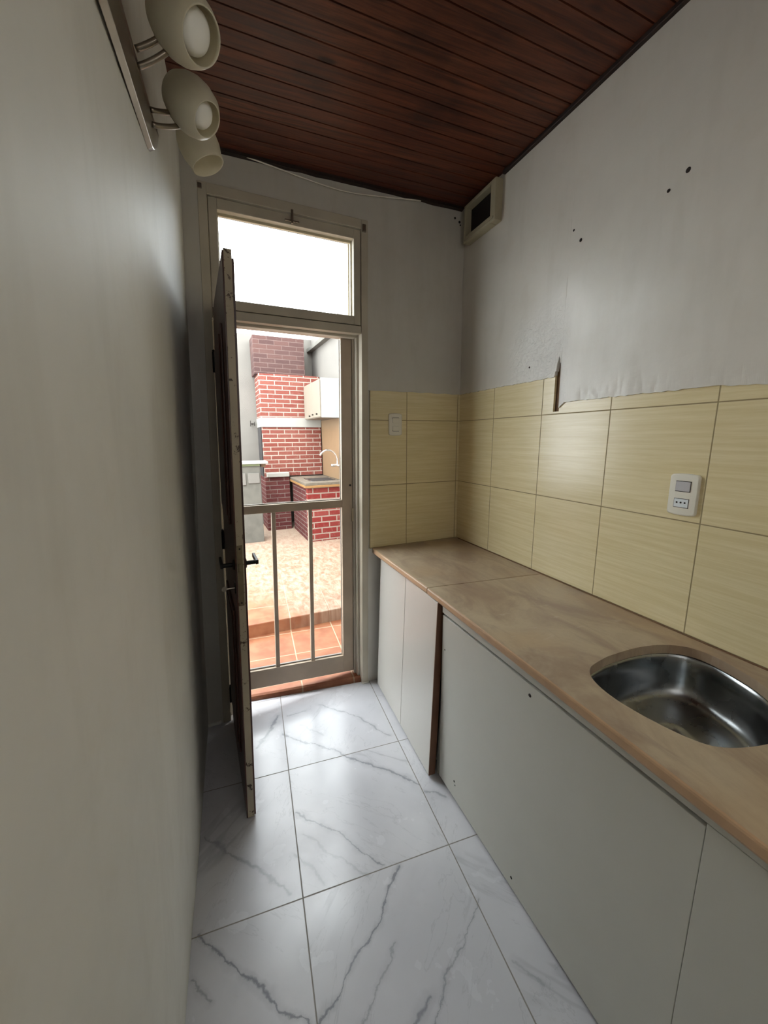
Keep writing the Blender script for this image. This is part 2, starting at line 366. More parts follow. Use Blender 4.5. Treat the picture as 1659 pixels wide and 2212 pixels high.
def brick(name, a, b, mortar, bw=.232, bh=.0655, msz=.0055, off=0):
    t = NT(name); x = t.xyz()
    v = t.comb(t.math('ADD', t.math('ADD', x[0], x[1]), off), x[2], 0)
    br = t.N('ShaderNodeTexBrick'); t.L(v, br.inputs['Vector']); br.offset = .5
    br.inputs['Color1'].default_value = a; br.inputs['Color2'].default_value = b; br.inputs['Mortar'].default_value = mortar
    br.inputs['Scale'].default_value = 1; br.inputs['Mortar Size'].default_value = msz; br.inputs['Mortar Smooth'].default_value = .25
    br.inputs['Brick Width'].default_value = bw; br.inputs['Row Height'].default_value = bh; br.inputs['Bias'].default_value = 0
    n = t.noise(scale=35, detail=5, rough=.7); c = t.mix(t.math('MULTIPLY', t.maprange(n, .52, .72), .4), br.outputs[0], mortar)
    h = t.math('SUBTRACT', 1, br.outputs['Fac'])
    return t.out(c, .85, t.bump(t.math('ADD', h, t.math('MULTIPLY', n, .3)), .6, .008), spec=.2)
M_brick = brick('red_brick', ex(164, 84, 72), ex(178, 104, 90), ex(230, 208, 192), msz=.0075)
M_brick_old = brick('sooty_brick', ex(104, 76, 74), ex(126, 92, 86), ex(148, 122, 116))
M_brick_red = brick('bright_red_brick', ex(176, 62, 58), ex(190, 92, 84), ex(222, 196, 180), bh=.082, msz=.010)
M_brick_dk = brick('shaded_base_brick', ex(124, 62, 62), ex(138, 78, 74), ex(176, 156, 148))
M_concrete = simple('grey_patio_render', ex(168, 162, 154), .9, var=.10, scale=4, bump=.006)
M_whitep = simple('white_patio_paint', ex(222, 218, 208), .8, var=.05, scale=9)
M_whitemetal = simple('white_cabinet_panel', ex(226, 230, 232), .4, var=.02)
M_beige = simple('beige_cabinet_front', ex(190, 178, 160), .5, var=.04)
M_opening = simple('opening_black', srgb(44, 40, 40), .95, var=.3)
M_tan = simple('tan_tile', ex(196, 160, 122), .4, var=.10, scale=12)
M_mirrorstone = simple('weathered_stone_top', ex(160, 146, 128), .6, var=.25, scale=22)
M_yellowst = simple('yellow_stone_edge', ex(214, 160, 96), .6, var=.12, scale=22)
M_green = simple('green_painted_edge', ex(150, 160, 112), .6)
M_block = simple('grey_concrete_block', ex(150, 146, 136), .9, var=.2, scale=14, bump=.006)

def tc(r, g, b):
    c = srgb(r, g, b); return (c[0]*.44, c[1]*.44, c[2]*.44, 1)
def terracotta(name, dust_glare):
    t = NT(name); mp = t.N('ShaderNodeMapping'); t.L(t.pos, mp.inputs['Vector']); mp.inputs['Rotation'].default_value = (0, 0, math.radians(3.4)); x = t.xyz(mp.outputs[0])
    def edge(v, o, p):
        fr = t.math('FRACT', t.math('DIVIDE', t.math('SUBTRACT', v, o), p)); return t.math('MULTIPLY', t.math('MINIMUM', fr, t.math('SUBTRACT', 1, fr)), p)
    g = t.maprange(t.math('MINIMUM', edge(x[0], .205, .33), edge(x[1], 2.335, .33)), .003, .006)
    n = t.noise(scale=9, detail=6, rough=.65)
    c = t.mix(t.maprange(n, .3, .72), tc(176, 102, 66), tc(204, 138, 98))
    c = t.mix(g, tc(222, 190, 156), c)
    if dust_glare:                                     # dusty cement stain, with sun glare painted in as paler colour
        y = t.xyz()[1]; n2 = t.noise(t.pos, 2.2, 6, .7, .6); n3 = t.noise(scale_vec(t, t.pos, 20, 9, 1), 1, 7, .75, .5)
        k = t.maprange(t.math('ADD', t.math('MULTIPLY', t.math('SUBTRACT', y, 3.0), .55), t.math('ADD', t.xyz()[0], n2)), .75, 1.35)
        dcol = t.mix(t.maprange(n3, .35, .65), tc(172, 130, 104), tc(220, 196, 172))
        far = t.maprange(y, 4.2, 6.2); dcol = t.mix(t.math('MULTIPLY', far, .5), dcol, tc(198, 186, 170))
        c = t.mix(t.math('MULTIPLY', k, .88), c, dcol)
    return t.out(c, .55, t.bump(g, .4, .004), spec=.4)
M_terra = terracotta('terracotta_tile', False)
M_patio = terracotta('dusty_glare_patio', True)

# ------------------------------------------------------------------ room shell
def plaster_grid(fn, a0, a1, bot, top, step, outdir, mat, thick=.012, amp=.0022):
    """fn(a, z) -> surface point; a sheet of wavy plaster with an uneven lower edge and real thickness"""
    mb = MB(); na = max(2, int((a1-a0)/step)); nz = 26; rows = []
    for i in range(na+1):
        a = a0+(a1-a0)*i/na; zb = bot(a); zt = top(a); col = []
        for k in range(nz+1):
            z = zb+(zt-zb)*(k/nz)**1.15; p = fn(a, z)
            q = noise.noise(Vector((a*3.1, z*3.1, 4.2)))*amp+noise.noise(Vector((a*11, z*11, 1.7)))*amp*.5
            if k < 3: q += abs(noise.noise(Vector((a*24, z*24, .3))))*.004*(1-k/3)
            col.append(mb.V(*(p+outdir*q)))
        lip = mb.V(*(fn(a, zb)-outdir*thick)); rows.append((col, lip))
    for (A, la), (B, lb) in zip(rows, rows[1:]):
        for k in range(nz): mb.F(A[k], B[k], B[k+1], A[k+1])
        mb.F(A[0], la, lb, B[0])
    for A, la in (rows[0], rows[-1]):
        back = [mb.V(*(fn(a0 if A is rows[0][0] else a1, zz)-outdir*thick)) for zz in (top(a0),)]
        mb.F(*A, back[0], la)
    return mb

floor = MB(); floor.box((-.45, -1.75, -.12), (1.75, 2.30, 0))
floor.build('floor', M_floor, kind='structure')

# left wall: plastered, leaning a little
lw = MB()
ny, nz = 90, 40; g = []
for i in range(ny+1):
    y = -1.7+(2.255+1.7)*i/ny; col = []
    for k in range(nz+1):
        z = -.05+3.05*k/nz
        q = noise.noise(Vector((y*2.3, z*1.1, 9)))*.0045+noise.noise(Vector((y*8, z*5, 2)))*.0012
        col.append(lw.V(LX(y, z)+q, y, z))
    g.append(col)
for i in range(ny):
    for k in range(nz): lw.F(g[i][k], g[i][k+1], g[i+1][k+1], g[i+1][k])
o1 = [lw.V(-.45, -1.7, -.05), lw.V(-.45, -1.7, 3.0), lw.V(-.45, 2.255, 3.0), lw.V(-.45, 2.255, -.05)]
lw.F(*o1); lw.F(o1[0], *[c for c in g[0]], o1[1]); lw.F(o1[3], *[c for c in g[-1]], o1[2])
lw.F(o1[1], *[gg[-1] for gg in g], o1[2]); lw.F(o1[0], *[gg[0] for gg in g], o1[3])
lw.build('wall_left', M_left, kind='structure', smooth=True).data.polygons
wl = bpy.data.objects['wall_left']
for p in wl.data.polygons:
    if len(p.vertices) > 4 or p.area > .5: p.use_smooth = False

# right wall
def zb_r(y):
    n = noise.noise(Vector((y*16, 3, 0)))*.006+noise.noise(Vector((y*45, 7, 0)))*.003
    if y > 1.436: return 1.838+n
    if y > 1.402: return (1.89 if y < 1.425 else 1.86)+n+.035*max(0, 1-abs(y-1.414)/.008)
    if y > 1.372: return 1.690+(1.404-y)*.9+n*1.6
    return 1.722+n-(.02 if y < .8 else 0)*min(1, (.8-y)*3)
wr = plaster_grid(lambda y, z: Vector((XR-.005, y, z)), -1.7, 2.26, zb_r, lambda y: 2.95, .0042, Vector((-1, 0, 0)), M_right, .02)
wr.build('wall_right', [M_right], kind='structure', loc=(XR, .3, 0))
wro = bpy.data.objects['wall_right']
b = MB(); b.box((XR+.012, -1.7, -.05), (XR+.18, 2.42, 3.0)); b.build('wall_core', M_raw, wro)
t_ = MB()
t_.box((XR, -1.7, .0), (XR+.012, 2.26, 1.684)); t_.box((XR, 1.435, 1.684), (XR+.012, 2.26, 1.850)); t_.box((XR, -1.7, 1.684), (XR+.012, 1.400, 1.73))
t_.build('tile_splashback', M_tile_r, wro, label='yellow streaked tile splashback')
for k, (y, z, r) in enumerate([(.944, 2.390, .007), (1.0, 2.361, .005), (1.346, 2.360, .006), (1.386, 2.413, .004), (1.60, 1.905, .004)]):
    q = MB(); q.lathe([(r*1.15, 0), (r, .0012), (r*.5, .0014)], (XR-.006, y, z), (-1, 0, 0), 14); q.build('screw_hole', M_dark, wro)

# back wall around the door opening
wb_parts = []
def zb_full(a): return -.02
def surf_b(u, z): return BK(u, -.004, z)
nb = EX(0, -1, 0)-EX(0, 0, 0)
def zb_b(u):
    n = noise.noise(Vector((u*16, 5, 2)))*.004
    return 1.838+n
wbk = plaster_grid(surf_b, .86, 1.525, zb_b, lambda u: 2.95, .012, nb, M_back, .02)
def merge(A, B):
    n = len(A.v); A.v += B.v; A.f += [tuple(i+n for i in f) for f in B.f]; A.mi += B.mi
merge(wbk, plaster_grid(surf_b, .86, 1.525, zb_full, lambda u: .90, .03, nb, M_back, .02))
merge(wbk, plaster_grid(surf_b, -.40, -.02, zb_full, lambda u: 2.95, .03, nb, M_back, .02, .004))
merge(wbk, plaster_grid(surf_b, -.02, .86, lambda u: 2.69, lambda u: 2.95, .03, nb, M_back, .02))
for a, b_ in (((-.45, .0, -.05), (-.02, .12, 3.0)), ((.86, .012, -.05), (1.75, .12, 3.0)), ((-.02, .0, 2.70), (.86, .12, 3.0))):
    bb = MB(BK); bb.box(a, b_, (1, 1, 8)); merge(wbk, bb)
wbo = wbk.build('wall_back', M_back, kind='structure', loc=(.6, 2.2, 0))
bt = MB(BK); bt.box((.878, -.002, .90), (1.525, .014, 1.850), (3, 1, 4)); bt.build('tile_splashback', M_tile_b, wbo, label='yellow streaked tile splashback beside the door')
for u, z, r in ((1.448, 2.825, .006), (1.480, 2.81, .007), (1.486, 2.795, .004)):
    q = MB(); q.lathe([(r, 0), (r, .0015), (r*.4, .002)], BK(u, -.005, z), nb, 12); q.build('screw_hole', M_dark, wbo)
# low cement fillet at the foot of the back wall
fl = MB(BK)
fl.box((.815, -.018, 0), (.862, .0, .008), (4, 1, 1)); fl.build('trim_1', M_left, kind='structure', bevel=.004)

# rear wall of the kitchen, out of view
rw = MB(); rw.box((-.45, -.90, -.05), (1.65, -.74, 3.0)); rw.build('wall_rear', M_left, kind='structure')

# ceiling: grooved boards running across
ce = MB(); y0 = 1.565-.0667*50; prof = []
while y0 < 2.45:
    prof += [(y0, .013), (y0+.0028, 0.0), (y0+.0639, 0.0)]; y0 += .0667
cl = []
for (y, h) in prof:
    row = []
    for x in (-.45, 0, .5, 1.0, 1.65):
        row.append(ce.V(x, y+SB*x, CZ(x)+h))
    cl.append(row)
for A, B in zip(cl, cl[1:]):
    for k in range(4): ce.F(A[k], A[k+1], B[k+1], B[k])
top = [ce.V(-.45, prof[0][0], 3.0), ce.V(1.65, prof[0][0], 3.0), ce.V(1.65, 2.5, 3.0), ce.V(-.45, 2.5, 3.0)]
ce.F(*top); ce.F(*cl[0], top[1], top[0]); ce.F(*cl[-1], top[2], top[3])
ce.F(*[r[0] for r in cl], top[3], top[0]); ce.F(*[r[-1] for r in cl], top[2], top[1])
ce.build('ceiling', M_board, kind='structure', loc=(.6, .5, 2.85))
# dark strips standing in for the black gap at the ceiling edge
c1 = MB(lambda x, y, z: Vector((x, y, z)))
c1.box((XR-.022, -1.6, CZ(XR)-.016), (XR-.002, 1.86, CZ(XR)+.004)); c1.build('trim_2', M_darktrim, kind='structure', bevel=.003)
c2 = MB()
n = 24
for i in range(n):
    ua = -.12+(1.495+.12)*i/n; ub = -.12+(1.495+.12)*(i+1)/n
    for s_ in (0,):
        P = []
        for u in (ua, ub):
            e = EX(u, 0, 0); zc = CZ(e.x); h = .012+.010*abs(noise.noise(Vector((u*9, 0, 3))))
            for d, z in ((-.022, zc+.003), (-.022, zc-h), (-.004, zc-h-.004), (-.004, zc+.003)):
                v = EX(u, d, z); P.append(c2.V(*v))
        for k in range(4): c2.F(P[k], P[(k+1) % 4], P[4+(k+1) % 4], P[4+k])
c2.build('trim_3', M_darktrim, kind='structure')
# skirting fillet on the left part of the back wall
sk = MB(BK); sk.box((-.19, -.016, 0), (-.03, .0, .018), (3, 1, 1)); sk.build('baseboard_back', M_left, kind='structure', bevel=.005)

# ------------------------------------------------------------------ door frame with its fanlight opening
fr = MB(BK)
for sx in (0, 1):
    X = (lambda a: a) if sx == 0 else (lambda a: .84-a)
    for a, b_, d0, d1 in ((-.02, .020, -.010, .040), (-.02, .034, .040, .074), (-.02, .052, .122, .128)):
        lo, hi = sorted((X(a), X(b_)))
        fr.box((lo, d0, 0 if True else 0), (hi, d1, 2.70), (1, 1, 10))
    a, b_ = sorted((X(-.02), X(.045))); fr.box((a, .074, 2.155), (b_, .122, 2.70), (1, 1, 4)); 
    a, b_ = sorted((X(-.02), X(.047))); fr.box((a, .074, 0), (b_, .122, 2.155), (1, 1, 4))
fr.box((.02, -.010, 2.655), (.82, .12, 2.70), (6, 1, 1))
fr.box((.02, -.004, 2.135), (.82, .040, 2.176), (6, 1, 1)); fr.box((.034, .040, 2.122), (.806, .074, 2.195), (6, 1, 1)); fr.box((.045, .074, 2.166), (.795, .128, 2.200), (6, 1, 1))
fr.build('trim_4', M_frame, kind='structure', bevel=.0022, loc=(.4, 2.17, 0))
# worn outer edge of the frame beside the worktop
# fanlight sash
w1 = thing('window_1', BK(.42, .02, 2.18), kind='structure')
sa = MB(BK)
sa.box((.024, -.002, 2.180), (.064, .036, 2.650), (1, 1, 3)); sa.box((.776, -.002, 2.180), (.817, .036, 2.650), (1, 1, 3))
sa.box((.064, -.002, 2.604), (.776, .036, 2.650), (6, 1, 1)); sa.box((.064, -.002, 2.180), (.776, .036, 2.224), (6, 1, 1))
sa.build('window_sash', M_frame, w1, bevel=.0025)
pb = MB(BK)
pb.box((.064, .030, 2.593), (.776, .042, 2.606), (6, 1, 1)); pb.box((.064, .030, 2.222), (.776, .042, 2.230), (6, 1, 1)); pb.box((.768, .030, 2.224), (.777, .042, 2.604)); pb.box((.063, .030, 2.224), (.070, .042, 2.604))
pb.build('glazing_bead', M_cream, w1, bevel=.002)
pg = MB(BK); pg.box((.066, .022, 2.226), (.774, .026, 2.602)); pg.build('window_pane', M_glass, w1)
lt = MB(BK)
lt.box((.424, -.016, 2.618), (.436, -.002, 2.668)); lt.box((.392, -.010, 2.616), (.468, -.002, 2.624)); lt.box((.424, -.022, 2.604), (.434, -.008, 2.622))
lt.build('window_latch', M_nickel, w1, bevel=.0015)
stc = MB(BK); stc.box((.395, -.0125, 2.652), (.42, -.009, 2.662)); stc.box((.44, -.0125, 2.648), (.475, -.009, 2.660))
hb = MB(BK)
hb.box((.824, -.020, 2.640), (.845, -.010, 2.675)); hb.lathe([(.004, 0), (.004, .02)], (.838, -.022, 2.645), (0, 0, 1), 8); hb.box((-.018, -.014, 2.668), (.0, -.010, 2.69))
hb.build('hinge', M_nickel, w1, bevel=.001)
# lintel outside
li = MB(EX); li.box((-.3, .12, 2.675), (1.78, .225, 3.05))
li.build('trim_5', M_whitep, kind='structure')

# ------------------------------------------------------------------ glazed outer door (thin steel leaf with two bars below)
def GD(u, d, z):
    if z < 1.3: z = z+.055*(.42-u)/.7*(1-z/1.3)
    return BK(u, d, z)
d2 = thing('door_2', BK(.42, .10, .08), kind='structure')
g1 = MB(GD)
g1.box((.049, .080, .080), (.122, .112, 2.162), (1, 1, 12)); g1.box((.722, .080, .080), (.790, .112, 2.162), (1, 1, 12))
g1.box((.122, .080, 2.124), (.722, .112, 2.162), (6, 1, 1)); g1.box((.122, .080, 1.158), (.722, .112, 1.204), (6, 1, 1)); g1.box((.122, .080, .080), (.722, .112, .196), (6, 1, 1))
g1.build('door_frame', M_metal_cream, d2, bevel=.002)
for a, b_ in ((.292, .316), (.510, .533)):
    q = MB(GD); q.box((a, .084, .190), (b_, .108, 1.164), (1, 1, 8)); q.build('bar', M_metal_cream, d2, bevel=.003)
q = MB(GD); q.box((.118, .112, 1.200), (.726, .115, 2.130), (4, 1, 6)); q.build('upper_pane', M_glass, d2)
q = MB(GD); q.box((.118, .112, .192), (.720, .115, 1.162), (4, 1, 6)); q.build('lower_pane', M_glass, d2)
q = MB(GD); q.box((.122, .098, 1.200), (.716, .111, 1.209), (4, 1, 1)); q.box((.122, .098, .196), (.716, .111, .203), (4, 1, 1)); q.box((.719, .104, .2), (.724, .111, 1.16), (1, 1, 8)); q.box((.719, .104, 1.2), (.724, .111, 2.12), (1, 1, 8))
q.build('glazing_bead', M_whitep, d2)
q = MB(GD); q.lathe([(.006, 0), (.006, .006), (.0, .007)], (.775, .080, 1.29), (0, -1, 0), 12); q.build('lock', M_screw, d2)
q = MB(GD); q.box((.782, .070, 1.07), (.795, .082, 1.15)); q.build('hinge', M_cream, d2, bevel=.001); 

# ------------------------------------------------------------------ brown wooden door, standing open into the kitchen
HP = Vector((-.074, 2.138, 0)); A_ = Vector((.042, -.653, 0)).normalized(); T_ = Vector((-A_.y, A_.x, 0)).normalized()
if T_.x < 0: T_ = -T_
def DR(a, t, z):
    p = HP+A_*a+T_*t; return Vector((p.x+.0315*z, p.y, z))
LD = .655
d1 = thing('door_1', DR(.3, .02, 0), kind='structure')
q = MB(DR); q.box((.0, .005, .008), (LD, .030, 2.175), (1, 1, 10)); q.build('door_core', M_edge, d1, bevel=.001, label='chipped cream painted door edge')
q = MB(DR); q.box((.0, 0, .010), (LD+.001, .005, 2.168), (1, 1, 10)); q.build('inner_face', M_doorwood, d1, bevel=.001)
q = MB(DR); q.box((.0, .030, .010), (LD-.004, .037, 2.150), (1, 1, 10)); q.build('outer_face', M_doorwood, d1, bevel=.001)
# raised panels on the inner face
for z0, z1 in ((.22, .88), (1.24, 1.98)):
    q = MB(DR); q.box((.13, -.008, z0), (LD-.13, 0, z1)); q.box((.16, -.012, z0+.03), (LD-.16, -.008, z1-.03)); q.build('raised_panel', M_doorwood, d1, bevel=.003)
q = MB(DR); q.box((LD, .0065, .950), (LD+.0022, .0255, 1.185), (1, 1, 1)); lp = q.build('lock_plate', M_brass, d1, bevel=.001)
q = MB(DR); q.box((LD+.002, .010, 1.085), (LD+.009, .021, 1.115)); q.build('latch_bolt', M_brass, lp, bevel=.002)
for z in (.962, 1.172):
    q = MB(DR); q.lathe([(.0035, 0), (.003, .0015)], (LD+.0022, .016, z), (1, 0, 0), 10); q.build('screw', M_screw, lp)
def lever(side):
    t0 = .037 if side > 0 else 0; s = side; a = LD-.055
    q = MB(DR); q.lathe([(.021, 0), (.021, .004*s), (.017, .007*s)], (a, t0, 1.098), (0, 1, 0), 20)
    q.tube([(a, t0, 1.098), (a, t0+.048*s, 1.098)], .0085, 12)
    q.box((a-.10, t0+(.040*s if s > 0 else -.050), 1.090), (a+.010, t0+(.051*s if s > 0 else -.040), 1.107))
    return q.build('handle', M_black, d1, bevel=.0015)
lever(1); lever(-1)
q = MB(DR); q.box((LD-.065, -.003, .985), (LD-.045, 0, 1.03)); q.build('keyhole_plate', M_black, d1, bevel=.001)
q = MB(DR); q.tube([(LD-.055, 0, 1.005), (LD-.055, -.032, 1.005)], .003, 8); q.lathe([(.010, -.001), (.010, .001)], (LD-.055, -.040, 1.005), (1, 0, 0), 16); q.build('key', M_nickel, d1)
for z in (.16, 1.05, 1.93):
    q = MB(DR); q.lathe([(.0075, 0), (.0075, .095)], (-.006, -.006, z-.045), (0, 0, 1), 12); q.lathe([(.004, .095), (.008, .100), (.0, .108)], (-.006, -.006, z-.045), (0, 0, 1), 12)
    q.box((-.004, -.003, z-.04), (.03, 0, z+.045)); q.build('hinge', M_black, d1)

# ------------------------------------------------------------------ worktop with inset sink bowl
TZ, TH = .900, .030
def slab(poly, hole, z1, z0):
    """poly: convex outline; hole: closed loop or None"""
    mb = MB(); n = len(poly)
    if hole is None:
        a = [mb.V(x, y, z1) for x, y in poly]; b = [mb.V(x, y, z0) for x, y in poly]
        mb.F(*a); mb.F(*b[::-1])
        for i in range(n): mb.F(a[i], a[(i+1) % n], b[(i+1) % n], b[i])
        return mb
    cx = sum(p[0] for p in hole)/len(hole); cy = sum(p[1] for p in hole)/len(hole)
    angs = sorted([(math.atan2(y-cy, x-cx), (x, y), None) for x, y in hole]+[(math.atan2(y-cy, x-cx), None, (x, y)) for x, y in poly])
    def on_poly(t):
        dx, dy = math.cos(t), math.sin(t); best = None
        for i in range(n):
            (x1, y1), (x2, y2) = poly[i], poly[(i+1) % n]; ex, ey = x2-x1, y2-y1; det = dx*(-ey)+ex*dy
            if abs(det) < 1e-9: continue
            s = ((x1-cx)*(-ey)+ex*(y1-cy))/det; k = (dx*(y1-cy)-dy*(x1-cx))/det
            if s > 0 and -1e-6 <= k <= 1+1e-6 and (best is None or s < best): best = s
        return (cx+dx*best, cy+dy*best)
    H = sorted([(math.atan2(y-cy, x-cx), math.hypot(x-cx, y-cy)) for x, y in hole])
    def on_hole(t):
        for i in range(len(H)):
            a0, r0 = H[i]; a1, r1 = H[(i+1) % len(H)]
            if i == len(H)-1: a1 += 2*math.pi
            tt = t if t >= a0 else t+2*math.pi
            if a0 <= tt <= a1:
                k = (tt-a0)/(a1-a0+1e-12); r = r0+(r1-r0)*k; return (cx+math.cos(t)*r, cy+math.sin(t)*r)
    ring = []
    for t, h, p in angs:
        hh = h or on_hole(t); pp = p or on_poly(t)
        ring.append([mb.V(*hh, z1), mb.V(*pp, z1), mb.V(*hh, z0), mb.V(*pp, z0)])
    for A, B in zip(ring, ring[1:]+ring[:1]):
        mb.F(A[0], A[1], B[1], B[0]); mb.F(A[2], B[2], B[3], A[3]); mb.F(A[0], B[0], B[2], A[2]); mb.F(A[1], A[3], B[3], B[1])
    return mb
key = [(.951, .745), (1.02, .764), (1.078, .771), (1.193, .770), (1.287, .748), (1.345, .700), (1.352, .62), (1.312, .50), (1.22, .408), (1.14, .384), (1.07, .383), (.985, .405), (.935, .440), (.905, .52), (.893, .62), (.910, .700)]
def crom(P, n=6):
    out = []
    for i in range(len(P)):
        p0, p1, p2, p3 = [Vector(P[(i+k-1) % len(P)]) for k in range(4)]
        for j in range(n):
            t = j/n; out.append(tuple(.5*((2*p1)+(-p0+p2)*t+(2*p0-5*p1+4*p2-p3)*t*t+(-p0+3*p1-3*p2+p3)*t**3)))
    return out
hole = crom(key)
wt = thing('worktop', (1.1, 1.2, TZ-TH), 'long beige brown marble worktop in two slabs over the white cupboards', 'worktop')
s1 = slab([(.802, 2.190), (.808, 1.486), (XR-.001, 1.431), (XR-.001, 2.218)], None, TZ+.001, TZ-TH)
s1.build('far_slab', M_stone, wt, bevel=.0025)
s2 = slab([(.808, 1.483), (.775, -.60), (XR-.001, -.60), (XR-.001, 1.428)], hole, TZ, TZ-TH)
s2.build('near_slab', M_stone, wt)
e = MB()
def edge_strip(mb, x0, y0, x1, y1, z1, z0, t=.006):
    n = 12
    pr = [(0, z1), (-t*.7, z1-t*.3), (-t, z1-t), (-t, z0+t), (-t*.5, z0), (0, z0)]
    R = []
    for i in range(n+1):
        x = x0+(x1-x0)*i/n; y = y0+(y1-y0)*i/n; R.append([mb.V(x+a, y, z) for a, z in pr])
    for A, B in zip(R, R[1:]):
        for k in range(len(pr)-1): mb.F(A[k], A[k+1], B[k+1], B[k])
    mb.F(*R[0]); mb.F(*R[-1])
edge_strip(e, .802, 2.190, .808, 1.487, TZ+.001, TZ-TH); e.build('front_edge', M_stone_edge, wt)
e = MB(); edge_strip(e, .808, 1.482, .775, -.60, TZ, TZ-TH); e.build('front_edge', M_stone_edge, wt)
e = MB(); e.box((XR-.007, -.6, TZ), (XR+.0, 2.19, TZ+.003)); e.build('grime_joint', M_raw, wt)

# sink bowl
hx = sum(p[0] for p in hole)/len(hole); hy = sum(p[1] for p in hole)/len(hole)
sk_ = thing('sink_bowl', (hx, hy, .72), 'brushed stainless steel sink bowl set under the worktop', 'sink')
sb_ = MB(); prof = [(1.10, .868), (1.012, .868), (1.0, .866), (.985, .858), (.965, .82), (.945, .78), (.915, .757), (.87, .742), (.80, .734), (.6, .730), (.35, .727), (.13, .725)]
rg = [[sb_.V(hx+(x-hx)*s, hy+(y-hy)*s, z) for x, y in hole] for s, z in prof]
for A, B in zip(rg, rg[1:]):
    for i in range(len(A)): sb_.F(A[i], A[(i+1) % len(A)], B[(i+1) % len(A)], B[i])
so = sb_.build('basin', M_steel, sk_, smooth=True); md = so.modifiers.new('solid', 'SOLIDIFY'); md.thickness = .0012; md.offset = 1
dr = MB(); dr.lathe([(.034, 0), (.032, .003), (.026, .0015), (.0, .0005)], (hx, hy, .724), (0, 0, 1), 32); dr.build('drain', M_steel, sk_, smooth=True)

# ------------------------------------------------------------------ cupboards
def LC(x, y, z): return Vector((x+.035*z, y, z))      # door faces lean like the old frame
def fx(y): return .769+(.798-.769)*(y-1.364)/(2.11-1.364)
def UF(t, y, z): return LC(fx(y)+t, y, z)
c1_ = thing('base_cabinet', (1.1, 1.75, 0), 'white base cabinet with two flush doors in the corner beside the garden door', 'cabinet')
q = MB(UF); q.box((0, 1.738, .012), (.018, 2.128, .868), (1, 2, 4)); q.build('door', M_lam, c1_, bevel=.0012)
q = MB(UF); q.box((0, 1.384, .012), (.018, 1.734, .868), (1, 2, 4)); q.build('door', M_lam, c1_, bevel=.0012)
q = MB(UF); q.box((.0005, 1.380, .012), (.034, 1.3845, .868), (1, 1, 4)); q.build('edge_banding', M_band, c1_, label='brown door edge banding')
q = MB(LC); q.box((.822, 1.384, .0), (1.385, 1.400, .868)); q.box((.822, 2.10, 0), (1.385, 2.118, .868)); q.box((.822, 1.40, .06), (1.385, 2.10, .078)); q.build('carcass', M_lam2, c1_)
q = MB(UF); q.box((.02, 1.39, .0), (.032, 2.11, .02)); q.build('toe_strip', M_dark, c1_)
c2_ = thing('base_cabinet', (1.1, .4, 0), 'long white base cabinet with plain screwed panels below the sink', 'cabinet')
def U2(x, y, z): return Vector((x, y, z))
q = MB(); q.box((.814, .3552, .020), (.830, 1.360, .822), (1, 1, 1)); q.build('front_panel', M_lam2, c2_, bevel=.0012)
q = MB(); q.box((.814, -.60, .020), (.830, .3544, .831), (1, 1, 1)); q.build('front_panel', M_lam2, c2_, bevel=.0012)
q = MB(); q.box((.813, -.60, .833), (.829, 1.362, .869)); q.build('top_rail', M_lam2, c2_, bevel=.001)
q = MB(); q.box((.834, -.60, .0), (.846, 1.35, .868)); q.build('carcass', M_dark, c2_)
q = MB(); q.box((.829, -.58, .0), (.8335, 1.30, .022)); q.build('toe_strip', M_band, c2_)
for (y, z, r) in ((1.336, .671, .0035), (.833, .788, .006), (1.232, .104, .005), (.859, .060, .005), (1.225, .09, .003)):
    q = MB(); q.lathe([(r, 0), (r*.85, .0012), (r*.3, .0008)], (.814, y, z), (-1, 0, 0), 14); q.build('screw', M_screw, c2_)

# ------------------------------------------------------------------ switch plates
def rounded_plate(mb, w, h, d, bul=.004, n=10):
    """outline with softly bowed top and bottom, in local (a, b), domed front at t = d"""
    pts = []
    r = .008
    for sx, sz, a0 in ((1, 1, 0), (-1, 1, 90), (-1, -1, 180), (1, -1, 270)):
        for i in range(5):
            a = math.radians(a0+90*i/4); pts.append((sx*(w/2-r)+r*math.cos(a), sz*(h/2-r)+r*math.sin(a)))
    full = []
    for i, p in enumerate(pts):
        full.append(p); qn = pts[(i+1) % len(pts)]
        if math.hypot(qn[0]-p[0], qn[1]-p[1]) > .03:
            for k in range(1, 8): full.append((p[0]+(qn[0]-p[0])*k/8, p[1]+(qn[1]-p[1])*k/8))
    full = [(a, b+math.copysign(bul*(1-(a/(w/2))**2), b)*(1 if abs(b) > h/2-.009 else 0)) for a, b in full]
    R = []
    for s, t in ((1.0, 0), (1.0, d*.5), (.985, d*.85), (.93, d), (.5, d*1.12)):
        R.append([mb.V(a*s, t, b*s) for a, b in full])
    for A, B in zip(R, R[1:]):
        for i in range(len(A)): mb.F(A[i], A[(i+1) % len(A)], B[(i+1) % len(A)], B[i])
    mb.F(*R[-1]); mb.F(*R[0][::-1])
def plate_fn(org, ax, out):
    ax = Vector(ax).normalized(); out = Vector(out).normalized(); o = Vector(org)
    return lambda a, t, b: o+ax*a+out*t+Vector((0, 0, b))
f1 = plate_fn((XR, .8295, 1.3775), (0, -1, 0), (-1, 0, 0))
p1 = thing('switch_plate', (XR, .8295, 1.31), 'white wall plate with rocker and socket on the right tiled wall above the sink', 'switch')
q = MB(f1); rounded_plate(q, .090, .133, .010); q.build('cover_plate', M_plastic, p1)
q = MB(f1); q.box((-.022, .009, .012), (.022, .0145, .044), (1, 1, 1)); q.build('rocker', M_plastic_g, p1, bevel=.001)
q = MB(f1); q.box((-.0235, .010, .010), (.0235, .0118, .046)); q.build('rocker_gap', M_screw, p1)
